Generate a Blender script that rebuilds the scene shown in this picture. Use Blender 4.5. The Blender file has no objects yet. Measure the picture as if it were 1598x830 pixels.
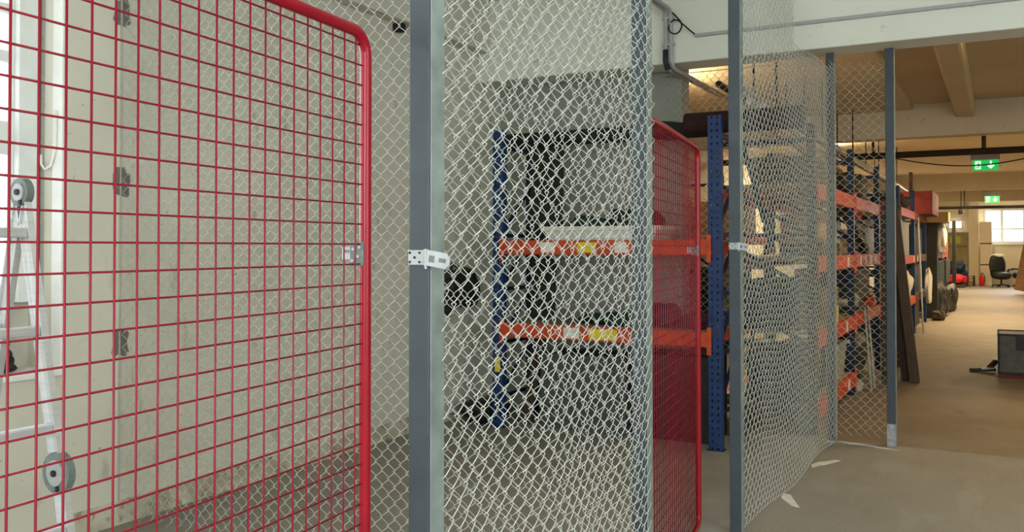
import bpy, bmesh, math, random
import numpy as np
from mathutils import Vector, Matrix, Euler, noise
random.seed(7)
PI = math.pi
SC = bpy.context.scene
COL = SC.collection

# ------------------------------------------------------------------ camera, light, exposure
# world axes: X = across the hall (to the right), Y = down the hall, Z = up; the camera stands at X=0, Y=0
cam_d = bpy.data.cameras.new('camera'); cam = bpy.data.objects.new('camera', cam_d); COL.objects.link(cam)
cam.location = (0, 0, 1.5); cam.rotation_euler = (math.radians(90.9), 0, math.radians(28.5))
cam_d.sensor_width = 36; cam_d.lens = 36 * 1400 / 1598
cam_d.shift_y = -(29 + 22) / 1598; cam_d.clip_start = .05; cam_d.clip_end = 200
SC.camera = cam
SC.view_settings.view_transform = 'Standard'; SC.view_settings.look = 'None'
SC.view_settings.gamma = 1; SC.view_settings.use_curve_mapping = False
SC.view_settings.exposure = -.12
W = bpy.data.worlds.new('daylight'); SC.world = W; W.use_nodes = True
W.node_tree.nodes['Background'].inputs[0].default_value = (.80, .90, 1, 1)
W.node_tree.nodes['Background'].inputs[1].default_value = .6
def area(name, loc, rot, sx, sy, power, col, spread=180):
    d = bpy.data.lights.new(name, 'AREA'); d.shape = 'RECTANGLE'; d.size = sx; d.size_y = sy; d.energy = power; d.color = col; d.spread = math.radians(spread)
    o = bpy.data.objects.new(name, d); COL.objects.link(o); o.location = loc; o.rotation_euler = rot
    return o
R90 = PI / 2
DAY = (.93, .98, 1.0); COOL = (.95, 1.0, .88); WARM = (1.0, .75, .42)
area('daylight_window_left', (-4.44, 1.95, 2.2), (0, -R90, 0), 1.6, 1.3, 40, DAY, 120)          # through window_1
area('daylight_window_left_rear', (-4.16, -1.6, 2.0), (0, -R90, 0), 1.8, 2.4, 100, DAY)    # through window_3
area('daylight_window_right', (4.44, .2, 2.0), (0, R90, 0), 1.8, 2.8, 130, DAY)           # through window_4
area('added_daylight_rear', (1.2, -3.92, 2.1), (R90, 0, 0), 3.0, 1.6, 210, DAY)          # frontal light added behind the camera, through added_window_rear
area('daylight_window_far', (.4, 39.9, 2.3), (-R90, 0, 0), 2.6, 1.4, 160, DAY)             # through window_2

# ------------------------------------------------------------------ materials
def mat(name, col, rough=.6, metal=0., var=.15, scale=6., bump=0., emit=None, estr=0., col2=None, streak=None, spec=None):
    m = bpy.data.materials.new(name); m.use_nodes = True; nt = m.node_tree; N = nt.nodes; L = nt.links
    b = N['Principled BSDF']; b.inputs['Roughness'].default_value = rough; b.inputs['Metallic'].default_value = metal
    b.inputs['Specular IOR Level'].default_value = .3 if spec is None else spec
    tc = N.new('ShaderNodeTexCoord')
    mp = N.new('ShaderNodeMapping'); L.new(tc.outputs['Object'], mp.inputs[0])
    if streak: mp.inputs['Scale'].default_value = streak
    nz = N.new('ShaderNodeTexNoise'); nz.inputs['Scale'].default_value = scale; nz.inputs['Detail'].default_value = 6
    L.new(mp.outputs[0], nz.inputs['Vector'])
    rp = N.new('ShaderNodeValToRGB')
    lo = tuple(c * (1 - var) for c in col) if col2 is None else col2
    hi = tuple(min(1, c * (1 + var * .6)) for c in col) if col2 is None else col
    rp.color_ramp.elements[0].position = .32; rp.color_ramp.elements[1].position = .68
    rp.color_ramp.elements[0].color = (*lo, 1); rp.color_ramp.elements[1].color = (*hi, 1)
    L.new(nz.outputs['Fac'], rp.inputs[0]); L.new(rp.outputs[0], b.inputs['Base Color'])
    if bump:
        bp = N.new('ShaderNodeBump'); bp.inputs['Strength'].default_value = bump; bp.inputs['Distance'].default_value = .01
        L.new(nz.outputs['Fac'], bp.inputs['Height']); L.new(bp.outputs[0], b.inputs['Normal'])
    if emit:
        b.inputs['Emission Color'].default_value = (*emit, 1); b.inputs['Emission Strength'].default_value = estr
    return m

def layered(name, base, layers, rough=.8, bump=.15, bscale=40):
    """base colour with noise layers: (scale, stretch, threshold, softness, colour, amount)"""
    m = bpy.data.materials.new(name); m.use_nodes = True; nt = m.node_tree; N = nt.nodes; L = nt.links
    b = N['Principled BSDF']; b.inputs['Roughness'].default_value = rough; b.inputs['Specular IOR Level'].default_value = .3
    tc = N.new('ShaderNodeTexCoord'); cur = None
    for i, (sc, st, th, so, col, am) in enumerate(layers):
        mp = N.new('ShaderNodeMapping'); L.new(tc.outputs['Object'], mp.inputs[0]); mp.inputs['Scale'].default_value = st
        mp.inputs['Location'].default_value = (i * 3.7, i * 1.3, i * 2.1)
        nz = N.new('ShaderNodeTexNoise'); nz.inputs['Scale'].default_value = sc; nz.inputs['Detail'].default_value = 8
        L.new(mp.outputs[0], nz.inputs['Vector'])
        mr = N.new('ShaderNodeMapRange'); mr.inputs[1].default_value = th - so; mr.inputs[2].default_value = th + so
        mr.inputs[4].default_value = am; L.new(nz.outputs['Fac'], mr.inputs[0])
        mx = N.new('ShaderNodeMixRGB'); L.new(mr.outputs[0], mx.inputs[0]); mx.inputs[2].default_value = (*col, 1)
        if cur is None: mx.inputs[1].default_value = (*base, 1)
        else: L.new(cur, mx.inputs[1])
        cur = mx.outputs[0]
    L.new(cur, b.inputs['Base Color'])
    nz = N.new('ShaderNodeTexNoise'); nz.inputs['Scale'].default_value = bscale; nz.inputs['Detail'].default_value = 4
    L.new(tc.outputs['Object'], nz.inputs['Vector'])
    bp = N.new('ShaderNodeBump'); bp.inputs['Strength'].default_value = bump; bp.inputs['Distance'].default_value = .008
    L.new(nz.outputs['Fac'], bp.inputs['Height']); L.new(bp.outputs[0], b.inputs['Normal'])
    return m

M = {}
M['wall'] = layered('painted_brick_wall', (.68, .66, .57), [
    (1.2, (1, 1, 1), .52, .12, (.60, .58, .49), .7), (9, (1, 1, .35), .68, .05, (.30, .27, .20), .55),
    (26, (1, 1, 1), .72, .03, (.10, .09, .07), .7), (.6, (1, 1, 2), .6, .1, (.68, .67, .58), .5)], .75, .25, 18)
M['white_wall'] = layered('white_painted_concrete', (.72, .73, .66), [
    (1.5, (1, 1, 1), .55, .12, (.62, .62, .54), .6), (18, (1, 1, 1), .72, .03, (.25, .24, .2), .5)], .7, .2, 22)
M['shaded_wall'] = layered('shade_toned_wall', (.34, .345, .30), [
    (1.5, (1, 1, 1), .55, .12, (.27, .275, .235), .6), (18, (1, 1, 1), .72, .03, (.12, .12, .1), .5)], .8, .2, 22)  # shade on the partition behind the beam is put into this colour
M['grime'] = layered('dirty_wall_foot', (.60, .57, .47), [(5, (1, 1, 1), .5, .12, (.36, .31, .21), .7), (16, (1, 1, 1), .62, .05, (.12, .10, .07), .6)], .85, .3, 22)
M['beam'] = layered('limewashed_beam', (.74, .76, .68), [
    (1.1, (1, 1, 1), .55, .1, (.66, .67, .57), .7), (14, (.5, 1, 1), .70, .04, (.35, .33, .27), .5)], .7, .2, 20)
M['ceiling'] = layered('painted_ceiling', (.66, .58, .43), [
    (.8, (1, 1, 1), .5, .12, (.58, .49, .34), .7), (12, (1, 1, 1), .7, .04, (.30, .25, .17), .5)], .8, .2, 16)
M['floor'] = layered('worn_concrete', (.280, .258, .220), [
    (.45, (1, 1, 1), .5, .10, (.235, .215, .185), .8), (2.2, (1, 1, 1), .58, .10, (.33, .31, .275), .55),
    (7, (1, .4, 1), .66, .06, (.22, .20, .17), .45), (60, (1, 1, 1), .56, .08, (.20, .18, .15), .55), (3.1, (1, .3, 1), .62, .03, (.34, .325, .30), .35)], .62, .12, 60)
M['floor_hall'] = layered('brown_dusty_concrete', (.23, .19, .137), [
    (.45, (1, 1, 1), .5, .10, (.18, .145, .10), .8), (2.2, (1, 1, 1), .58, .10, (.28, .24, .185), .5),
    (7, (1, .4, 1), .66, .06, (.15, .12, .09), .45), (60, (1, 1, 1), .56, .08, (.15, .12, .09), .5)], .66, .12, 60)
M['far_wall'] = layered('cream_far_wall', (.74, .66, .48), [(1.2, (1, 1, 1), .55, .12, (.64, .56, .40), .5), (9, (1, 1, 1), .7, .05, (.4, .34, .24), .4)], .75, .2, 18)
M['red'] = mat('red_powder_coat', (.27, .005, .015), .28, 0, .10, 9)
M['redwire'] = mat('red_wire_coat', (.21, .005, .017), .42, 0, .10, 9)
M['post'] = mat('slate_blue_post_paint', (.049, .061, .073), .45, 0, .12, 14, .05)
M['strip'] = mat('galvanised_strip', (.24, .29, .28), .5, .3, .25, 12, .05)
M['post_bare'] = mat('scuffed_post_foot', (.33, .34, .36), .5, .3, .3, 30)
M['galv'] = mat('galvanised_wire', (.53, .55, .51), .38, .25, .12, 40)
M['zinc'] = mat('zinc_plate', (.38, .40, .41), .45, .4, .1, 30)
M['zinc_dull'] = mat('dull_zinc_plate', (.15, .18, .17), .5, .1, .2, 30)
M['alu'] = mat('ladder_aluminium', (.60, .61, .62), .36, .6, .08, 12, 0, streak=(1, 1, 8))
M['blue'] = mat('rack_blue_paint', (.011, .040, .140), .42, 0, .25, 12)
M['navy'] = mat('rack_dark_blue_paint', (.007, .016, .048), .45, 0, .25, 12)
M['orange'] = mat('rack_orange_paint', (.60, .070, .020), .45, 0, .22, 10)
M['sticker_w'] = mat('white_sticker', (.78, .75, .68), .6)
M['sticker_y'] = mat('yellow_sticker', (.80, .62, .03), .6)
M['chip'] = mat('chipboard', (.30, .24, .16), .8, 0, .25, 40)
M['black'] = mat('black_plastic', (.018, .019, .018), .55, 0, .3, 20)
M['char'] = mat('charcoal_fabric', (.032, .034, .033), .85, 0, .3, 25, .2)
M['dgreen'] = mat('dark_green_canvas', (.020, .042, .036), .8, 0, .3, 22, .2)
M['dgrey'] = mat('dark_grey_plastic', (.075, .08, .078), .6, 0, .2, 14)
M['grey'] = mat('grey_plastic', (.34, .35, .32), .55, 0, .12, 14)
M['cream'] = mat('cream_plastic', (.66, .67, .60), .5, 0, .08, 12)
M['white'] = mat('white_paint', (.80, .80, .77), .5, 0, .06, 10)
M['cloth_w'] = mat('white_cloth', (.80, .77, .68), .8, 0, .12, 18, .3)
M['brown'] = mat('brown_cardboard', (.30, .18, .09), .8, 0, .18, 12)
M['tan'] = mat('tan_cardboard', (.50, .33, .18), .8, 0, .15, 12)
M['dwood'] = mat('dark_stained_wood', (.055, .036, .022), .6, 0, .35, 10, .2, streak=(6, 6, .8))
M['wood'] = mat('light_wood', (.42, .28, .15), .7, 0, .25, 10, .1, streak=(6, 6, 1))
M['maroon'] = mat('maroon_roll', (.028, .008, .009), .8, 0, .25, 25, .2)
M['purple'] = mat('plum_fabric', (.070, .020, .040), .85, 0, .25, 25, .2)
M['rust'] = mat('dark_red_painted_metal', (.13, .014, .009), .55, 0, .25, 10)
M['brightred'] = mat('red_cloth', (.55, .02, .02), .7, 0, .2, 14, .2)
M['yellow'] = mat('yellow_plastic', (.75, .62, .04), .5)
M['yblue'] = mat('blue_plastic', (.03, .06, .22), .5)
M['pvc'] = mat('grey_conduit', (.40, .41, .40), .45, 0, .1, 8)
M['pvc_dark'] = mat('blue_black_sleeve', (.02, .03, .05), .5)
M['cable'] = mat('black_cable', (.015, .015, .015), .5)
M['pipe_br'] = mat('brown_pipe', (.026, .017, .010), .55, 0, .2, 8)
M['steel'] = mat('steel_tube', (.50, .48, .46), .35, .7, .15, 8)
M['pink'] = mat('copper_pink_tube', (.50, .27, .23), .45, .2, .15, 8)
M['doorm'] = mat('olive_door', (.25, .20, .085), .6, 0, .15, 5)
M['beige'] = mat('beige_panel', (.62, .53, .36), .6, 0, .06, 4)
M['green_sign'] = mat('exit_green', (.01, .45, .09), .5, 0, .04, 4, 0, (.01, .60, .12), .75)
M['white_sign'] = mat('exit_white', (.8, .85, .8), .5, 0, .04, 4, 0, (.75, 1, .8), .9)
M['sky'] = mat('bright_daylight_pane', (.9, .95, 1), .2, 0, .02, 2, 0, (.90, .96, 1), 1.6)
M['pane_dim'] = mat('tinted_daylight_pane', (.85, .8, .7), .2, 0, .25, 2.2, 0, (.95, .86, .72), .8)
M['tube'] = mat('lamp_tube_cool', (1, 1, 1), .3, 0, 0, 1, 0, (.95, 1, .92), 6)
M['tube_warm'] = mat('lamp_tube_warm', (1, 1, 1), .3, 0, 0, 1, 0, (1, .78, .45), 6)
M['peel'] = mat('bare_patch_in_paint', (.20, .185, .165), .9, 0, .3, 30, .3)
M['chalk'] = mat('white_paint_splash', (.66, .66, .62), .8, 0, .15, 20)
M['lime'] = mat('yellow_green_notice', (.38, .42, .02), .6)
M['frame_w'] = mat('window_frame_white', (.76, .78, .76), .5, 0, .06, 8)

# ------------------------------------------------------------------ mesh helpers
class MB:
    def __init__(s): s.v = []; s.f = []
    def add(s, vs, fs):
        o = len(s.v); s.v += [tuple(p) for p in vs]; s.f += [tuple(i + o for i in f) for f in fs]; return s
    def box(s, x0, x1, y0, y1, z0, z1):
        return s.add([(x, y, z) for x in (x0, x1) for y in (y0, y1) for z in (z0, z1)],
                     [(0, 1, 3, 2), (4, 6, 7, 5), (0, 4, 5, 1), (2, 3, 7, 6), (0, 2, 6, 4), (1, 5, 7, 3)])
    def obox(s, c, size, rot=(0, 0, 0)):
        m = Euler(rot).to_matrix(); c = Vector(c); hx, hy, hz = [k / 2 for k in size]
        vs = [c + m @ Vector((a * hx, b * hy, d * hz)) for a in (-1, 1) for b in (-1, 1) for d in (-1, 1)]
        return s.add(vs, [(0, 1, 3, 2), (4, 6, 7, 5), (0, 4, 5, 1), (2, 3, 7, 6), (0, 2, 6, 4), (1, 5, 7, 3)])
    def bar(s, p0, p1, w, h, up=(0, 0, 1)):
        p0 = Vector(p0); p1 = Vector(p1); t = (p1 - p0).normalized(); up = Vector(up)
        if abs(t.dot(up)) > .98: up = Vector((0, 1, 0))
        a = t.cross(up).normalized() * w / 2; b = a.cross(t).normalized() * h / 2
        vs = [q + i * a + j * b for q in (p0, p1) for i in (-1, 1) for j in (-1, 1)]
        return s.add(vs, [(0, 1, 3, 2), (4, 6, 7, 5), (0, 4, 5, 1), (2, 3, 7, 6), (0, 2, 6, 4), (1, 5, 7, 3)])
    def tube(s, path, r, n=10, closed=False):
        P = [Vector(p) for p in path]; k = len(P); vs = []; fs = []; a = None
        for i in range(k):
            if closed: t = (P[(i + 1) % k] - P[i - 1]).normalized()
            else: t = (P[min(i + 1, k - 1)] - P[max(i - 1, 0)]).normalized()
            if a is None:
                a = t.cross(Vector((0, 0, 1)))
                if a.length < .05: a = t.cross(Vector((1, 0, 0)))
            a = (a - t * a.dot(t)).normalized(); b = t.cross(a)
            rr = r[i] if isinstance(r, (list, tuple)) else r
            vs += [P[i] + a * rr * math.cos(2 * PI * j / n) + b * rr * math.sin(2 * PI * j / n) for j in range(n)]
        for i in range(k if closed else k - 1):
            i2 = (i + 1) % k
            fs += [(i * n + j, i * n + (j + 1) % n, i2 * n + (j + 1) % n, i2 * n + j) for j in range(n)]
        if not closed: fs += [tuple(range(n))[::-1], tuple((k - 1) * n + j for j in range(n))]
        return s.add(vs, fs)
    def cyl(s, p0, p1, r, n=16): return s.tube([p0, p1], r, n)
    def prism(s, pts, to3, d):
        """2-D outline pushed through to3(a, b, depth)"""
        n = len(pts); vs = [to3(a, b, 0) for a, b in pts] + [to3(a, b, d) for a, b in pts]
        return s.add(vs, [tuple(range(n)), tuple(range(n, 2 * n))[::-1]] + [(i, i + n, (i + 1) % n + n, (i + 1) % n) for i in range(n)])
    def blob(s, c, size, seed=0, amp=.18, sub=3, flat=None, freq=1.6):
        bm = bmesh.new(); bmesh.ops.create_icosphere(bm, subdivisions=sub, radius=1)
        vs = []
        for v in bm.verts:
            p = v.co.copy(); k = 1 + amp * 2 * noise.noise(p * freq + Vector((seed * 7.3, seed * 2.1, seed)))
            # rounder-than-box: push towards a superellipsoid
            q = Vector([math.copysign(abs(x) ** .75, x) for x in p]) * k
            z = q.z
            if flat is not None: z = max(z, -flat)
            vs.append((c[0] + q.x * size[0] / 2, c[1] + q.y * size[1] / 2, c[2] + z * size[2] / 2))
        bm.verts.index_update(); fs = [tuple(v.index for v in f.verts) for f in bm.faces]; bm.free()
        return s.add(vs, fs)
    def build(s, name, m, parent=None, off=(0, 0, 0), smooth=False, bevel=0):
        me = bpy.data.meshes.new(name)
        me.from_pydata([(p[0] - off[0], p[1] - off[1], p[2] - off[2]) for p in s.v], [], s.f)
        bm = bmesh.new(); bm.from_mesh(me); bmesh.ops.recalc_face_normals(bm, faces=bm.faces); bm.to_mesh(me); bm.free()
        me.materials.append(m if not isinstance(m, str) else M[m])
        if smooth: me.polygons.foreach_set('use_smooth', [True] * len(me.polygons))
        o = bpy.data.objects.new(name, me); COL.objects.link(o)
        if parent: o.parent = parent
        else: o.location = off
        if bevel:
            b = o.modifiers.new('bevel', 'BEVEL'); b.width = bevel; b.segments = 2; b.limit_method = 'ANGLE'
        return o
def tag(o, label=None, cat=None, group=None, kind=None):
    if label: o['label'] = label
    if cat: o['category'] = cat
    if group: o['group'] = group
    if kind: o['kind'] = kind
    return o
def thing(name, label, cat, loc=(0, 0, 0), rotz=0, group=None):
    o = bpy.data.objects.new(name, None); COL.objects.link(o); o.location = loc; o.rotation_euler = (0, 0, rotz); o.empty_display_size = .1
    return tag(o, label, cat, group)
def struct(name, mb, m, **k): return tag(mb.build(name, m, **k), kind='structure')
def part(mb, name, m, t, smooth=False, bevel=0, label=None):   # mb in world coordinates, t unrotated
    o = mb.build(name, m, t, off=t.location, smooth=smooth, bevel=bevel)
    if label: o['label'] = label
    return o
def sub(mb, name, m, p, smooth=False, bevel=0):
    return mb.build(name, m, p, off=p.parent.location, smooth=smooth, bevel=bevel)
def arc(c, r, a0, a1, n, f): return [f(c[0] + r * math.cos(a0 + (a1 - a0) * i / n), c[1] + r * math.sin(a0 + (a1 - a0) * i / n)) for i in range(n + 1)]

# ------------------------------------------------------------------ setting
XL, XR, YB, YF, CH = -4.2, 4.5, -4.0, 40.0, 3.75
struct('floor', MB().box(XL - .4, XR + .4, YB - .3, 7.36, -.2, 0), 'floor')
struct('floor', MB().box(XL - .4, XR + .4, 7.36, YF + .3, -.2, 0), 'floor_hall')
struct('ceiling', MB().box(XL - .4, XR + .4, YB - .3, 7.1, CH, CH + .2), 'beam')
struct('ceiling', MB().box(XL - .4, XR + .4, 7.4, YF + .3, 3.46, CH + .2), 'ceiling')
WY0, WY1, WZ0, WZ1 = 1.2, 2.93, .87, 3.1
w = MB().box(XL - .4, XL, YB, -2.9, 0, CH).box(XL - .4, XL, -2.9, -.3, 0, .9).box(XL - .4, XL, -2.9, -.3, 3.1, CH)
w.box(XL - .4, XL, -.3, WY0, 0, CH).box(XL - .4, XL, WY0, WY1, 0, WZ0).box(XL - .4, XL, WY0, WY1, WZ1, CH).box(XL - .4, XL, WY1, YF, 0, CH)
wall_l = struct('wall_left', w, 'wall')
struct('wall_right', MB().box(XR, XR + .4, YB, -.5, 0, CH).box(XR, XR + .4, -.5, 2.5, 0, 1.1).box(XR, XR + .4, -.5, 2.5, 2.9, CH).box(XR, XR + .4, 2.5, YF, 0, CH), 'white_wall')
struct('wall_rear', MB().box(XL, -.4, YB - .3, YB, 0, CH).box(2.8, XR, YB - .3, YB, 0, CH).box(-.4, 2.8, YB - .3, YB, 0, 1.2).box(-.4, 2.8, YB - .3, YB, 3.0, CH), 'white_wall')
struct('wall_far', MB().box(XL, -.55, YF, YF + .3, 0, CH).box(2.6, XR, YF, YF + .3, 0, CH).box(-.55, 2.6, YF, YF + .3, 0, 1.66).box(-.55, 2.6, YF, YF + .3, 3.02, CH), 'far_wall')
struct('wall_partition', MB().box(XL, -2.40, 7.5, 7.7, 0, 3.46), 'shaded_wall')
struct('baseboard_left', MB().box(XL, XL + .006, WY1 + .02, 7.5, 0, .13), 'grime')
struct('trim_1', MB().box(XL, XL + .13, YB, 7.08, 3.27, CH), 'wall', bevel=.01)
for y in (7.08, 13.4, 20.0, 26.5, 33.2):
    struct('ceiling_beam', MB().box(XL, XR, y, y + .32, 3.01, CH), 'beam' if y < 8 else 'ceiling', bevel=.012)
struct('ceiling_joist', MB().box(-.50, -.27, 7.4, 13.4, 3.24, 3.47), 'ceiling', bevel=.03)
struct('ceiling_joist', MB().box(-4.2, -1.03, 7.4, 13.4, 3.38, 3.47), 'ceiling', bevel=.02)
struct('ceiling_joist', MB().box(1.9, 2.15, 7.4, 13.4, 3.24, 3.47), 'ceiling', bevel=.03)
struct('trim_2', MB().box(-.98 - .07, -.70, YF - .25, YF, 0, 3.46), 'beige')

# left window: white frame set back in the reveal, two lights with a transom each
def window(name, x, y0, y1, z0, z1, cols, rows, fw=.06, depth=.08, panes=None):
    wn = tag(bpy.data.objects.new(name, None), kind='structure'); COL.objects.link(wn); wn.location = (x, (y0 + y1) / 2, z0)
    fr = MB()
    for i in range(cols + 1):
        y = y0 + (y1 - y0 - fw) * i / cols; fr.box(x - depth / 2, x + depth / 2, y, y + fw, z0, z1)
    for z, hh in rows: fr.box(x - depth / 2 + .004, x + depth / 2 - .004, y0, y1, z, z + hh)
    part(fr, 'window_frame', 'frame_w', wn, bevel=.006)
    g = MB().box(x - .012, x - .004, y0 + .02, y1 - .02, z0 + .02, z1 - .02)
    part(g, 'pane', panes or 'sky', wn)
    return wn
window('window_1', -4.45, 1.2, 2.90, 1.22, 3.1, 2, ((1.22, .10), (1.97, .17), (2.44, .06), (2.69, .05), (3.02, .08)), fw=.12)
struct('trim_3', MB().box(-4.56, -4.48, WY0, WY1, WZ0, 1.24), 'wall')
struct('trim_4', MB().box(-4.41, -4.37, 2.80, 2.915, 1.22, 3.1), 'frame_w', bevel=.005)
struct('reveal_lit_strip', MB().box(XL - .075, XL + .006, WY1 - .012, WY1 + .004, WZ0, 3.1), 'white', bevel=.004)  # window light on the reveal edge, put in as a white strip
struct('trim_7', MB().box(-4.37, -4.355, 2.920, WY1, WZ0, 3.1), 'grey')
struct('window_sill', MB().box(XL - .3, XL + .02, WY0, WY1, WZ0 - .02, WZ0 + .012), 'white', bevel=.006)
window('window_3', -4.3, -2.9, -.3, .9, 3.1, 3, ((.9, .09), (1.7, .09), (3.02, .08)), fw=.07)
window('window_4', 4.6, -.5, 2.5, 1.1, 2.9, 3, ((1.1, .09), (2.0, .09), (2.82, .08)), fw=.07)
w5 = tag(bpy.data.objects.new('added_window_rear', None), kind='structure'); COL.objects.link(w5); w5.location = (1.2, YB - .1, 1.2)  # unseen window, added to carry light from behind the camera
fr = MB()
for x in (-.4, .64, 1.68, 2.72): fr.box(x, x + .08, YB - .14, YB - .06, 1.2, 3.0)
for z in (1.2, 2.1, 2.92): fr.box(-.4, 2.8, YB - .13, YB - .07, z, z + .08)
part(fr, 'window_frame', 'frame_w', w5); part(MB().box(-.38, 2.78, YB - .11, YB - .10, 1.22, 2.98), 'pane', 'sky', w5)
wf = tag(bpy.data.objects.new('window_2', None), kind='structure'); COL.objects.link(wf); wf.location = (1, YF + .1, 1.66)
fr = MB()
for x in (-.55, .05, .82, 1.6, 2.5): fr.box(x, x + .10, YF + .05, YF + .15, 1.66, 3.02)
for z in (1.66, 2.2, 2.94): fr.box(-.55, 2.6, YF + .06, YF + .14, z, z + (.05 if z == 2.2 else .08))
part(fr, 'window_frame', 'frame_w', wf); part(MB().box(-.53, 2.58, YF + .1, YF + .115, 1.68, 3.0), 'pane', 'sky', wf)
struct('trim_6', MB().box(-.6, 2.65, YF - .07, YF + .02, 1.60, 1.66), 'frame_w', bevel=.01)

# bare patches left in the paint where an old post was unbolted
def patch(z, seed, w=.05, h=.075):
    rnd = random.Random(seed); pts = []
    for i in range(18):
        a = 2 * PI * i / 18; k = 1 + rnd.uniform(-.22, .18)
        ca, sa = math.cos(a), math.sin(a)
        pts.append((3.275 + math.copysign(abs(ca) ** .5, ca) * w * k - .004, z + math.copysign(abs(sa) ** .5, sa) * h * k))
    # lies on the shallow pilaster face and the wall face next to it
    return MB().prism(pts, lambda a, b, d: (XL + .002 + d, a, b), .003)
for z, sd in ((.98, 1), (1.856, 2), (2.783, 3)):
    o = patch(z, sd).build('bare_patch', 'peel'); o.parent = wall_l
# white paint left on the floor along the fence
def splash(pts, label):
    x = sum(p[0] for p in pts) / len(pts); y = sum(p[1] for p in pts) / len(pts)
    mb = MB().prism(pts, lambda a, b, d: (a, b, .0005 + d), .0025)
    tag(mb.build('paint_splash', 'chalk', off=(x, y, 0)), label, 'paint mark')
splash([(-1.13, 6.36), (-1.10, 6.44), (-1.06, 6.50), (-.99, 6.66), (-1.03, 6.67), (-1.07, 6.60), (-1.12, 6.55), (-1.15, 6.45)], 'white paint splash on the floor under the far end of the sagging mesh')
splash([(-1.17, 5.62), (-1.12, 5.60), (-1.09, 5.52), (-1.02, 5.35), (-1.07, 5.37), (-1.14, 5.48), (-1.16, 5.52)], 'white paint splash on the floor nearer the camera beside the sagging mesh')
splash([(-1.13, 7.33), (-1.02, 7.27), (-.9, 7.26), (-.8, 7.22), (-.66, 7.20), (-.8, 7.26), (-.92, 7.31)], 'thin pale paint streak on the floor between the two corner posts')

# ------------------------------------------------------------------ chain link
def chainlink(P0, d, width, z0, z1, nrm, sag=None, pitch=.07, r=.0017, dep=.0055, zsag=None, weave=1):
    """interlocked zig-zag pickets, sag(s, z) pushes the net along its normal"""
    d = np.array(d, float); d /= np.linalg.norm(d); nrm = np.array(nrm, float); h = pitch / 2; P0 = np.array(P0, float)
    n = int(width / h); k = int((z1 - z0) / pitch); V = []; F = []; off = 0; ns = 4; e = .0018; dz = .0035
    for i in range(n):
        a = i * h; pts = []
        for j in range(k):
            z = z0 + j * pitch + (h if i % 2 else 0)
            pts += [(a - e, -dep, z - dz), (a - e, dep, z + dz), (a + h * .5, dep * 1.3, z + h * .5), (a + h + e, dep, z + h - dz), (a + h + e, -dep, z + h + dz), (a + h * .5, -dep * 1.3, z + h * 1.5)]
        p = np.array(pts)
        s_, q, z = p[:, 0], p[:, 1], p[:, 2]
        if sag is not None: q = q + sag(s_, z)
        # slight irregular weave
        s2 = s_ + weave * .0035 * np.sin(z * 7.1 + i * .55) * np.sin(s_ * 2.3 + 1)
        z2 = z + weave * .005 * np.sin(s_ * 4.1 + z * 1.7)
        if zsag is not None: z2 = z2 + zsag(s_, z)
        W3 = P0[None, :] + s2[:, None] * d[None, :] + q[:, None] * nrm[None, :]; W3[:, 2] += z2
        t = np.empty_like(W3); t[1:-1] = W3[2:] - W3[:-2]; t[0] = W3[1] - W3[0]; t[-1] = W3[-1] - W3[-2]
        t /= np.linalg.norm(t, axis=1)[:, None]
        ref = np.cross(t, nrm[None, :]); ln = np.linalg.norm(ref, axis=1)[:, None]; ref = ref / np.maximum(ln, 1e-6)
        b = np.cross(t, ref); m = len(W3)
        ring = np.stack([W3 + r * (math.cos(2 * PI * q_ / ns) * ref + math.sin(2 * PI * q_ / ns) * b) for q_ in range(ns)], 1)
        V.append(ring.reshape(-1, 3)); base = off + np.arange(m - 1)[:, None] * ns
        for q_ in range(ns):
            q2 = (q_ + 1) % ns
            F.append(np.concatenate([base + q_, base + q2, base + ns + q2, base + ns + q_], 1))
        off += m * ns
    return np.concatenate(V), np.concatenate(F)
def net(name, t, *a, **k):
    V, F = chainlink(*a, **k); V = V - np.array(t.location)
    me = bpy.data.meshes.new(name); me.vertices.add(len(V)); me.vertices.foreach_set('co', V.astype(np.float32).ravel())
    me.loops.add(F.size); me.loops.foreach_set('vertex_index', F.astype(np.int32).ravel())
    me.polygons.add(len(F)); me.polygons.foreach_set('loop_start', np.arange(0, F.size, 4, dtype=np.int32))
    me.polygons.foreach_set('use_smooth', np.ones(len(F), bool))
    me.update(calc_edges=True); me.materials.append(M['galv'])
    o = bpy.data.objects.new(name, me); COL.objects.link(o); o.parent = t
    return o
def post(t, x, y, h, name='post', w=.06, foot=True):
    mb = MB(); mb.box(x - w / 2, x + w / 2, y - w / 2, y + w / 2, .004, h)
    p = part(mb, name, 'post', t, bevel=.004)
    sb = MB().box(x + w / 2 + .001, x + w / 2 + .004, y - w / 2 + .003, y + w / 2 - .001, .012, h - .01)
    sub(sb, 'clamp_strip', 'strip', p)
    if foot:
        fm = MB().box(x - w / 2 - .004, x + w / 2 + .004, y - w / 2 - .004, y + w / 2 + .004, 0, .012)
        sub(fm, 'foot_plate', 'post_bare', p, bevel=.002)
    return p
FX = -1.22
A_Y, B_Y, C_Y, D_Y = 1.81, 3.30, 4.72, 7.30
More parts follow.
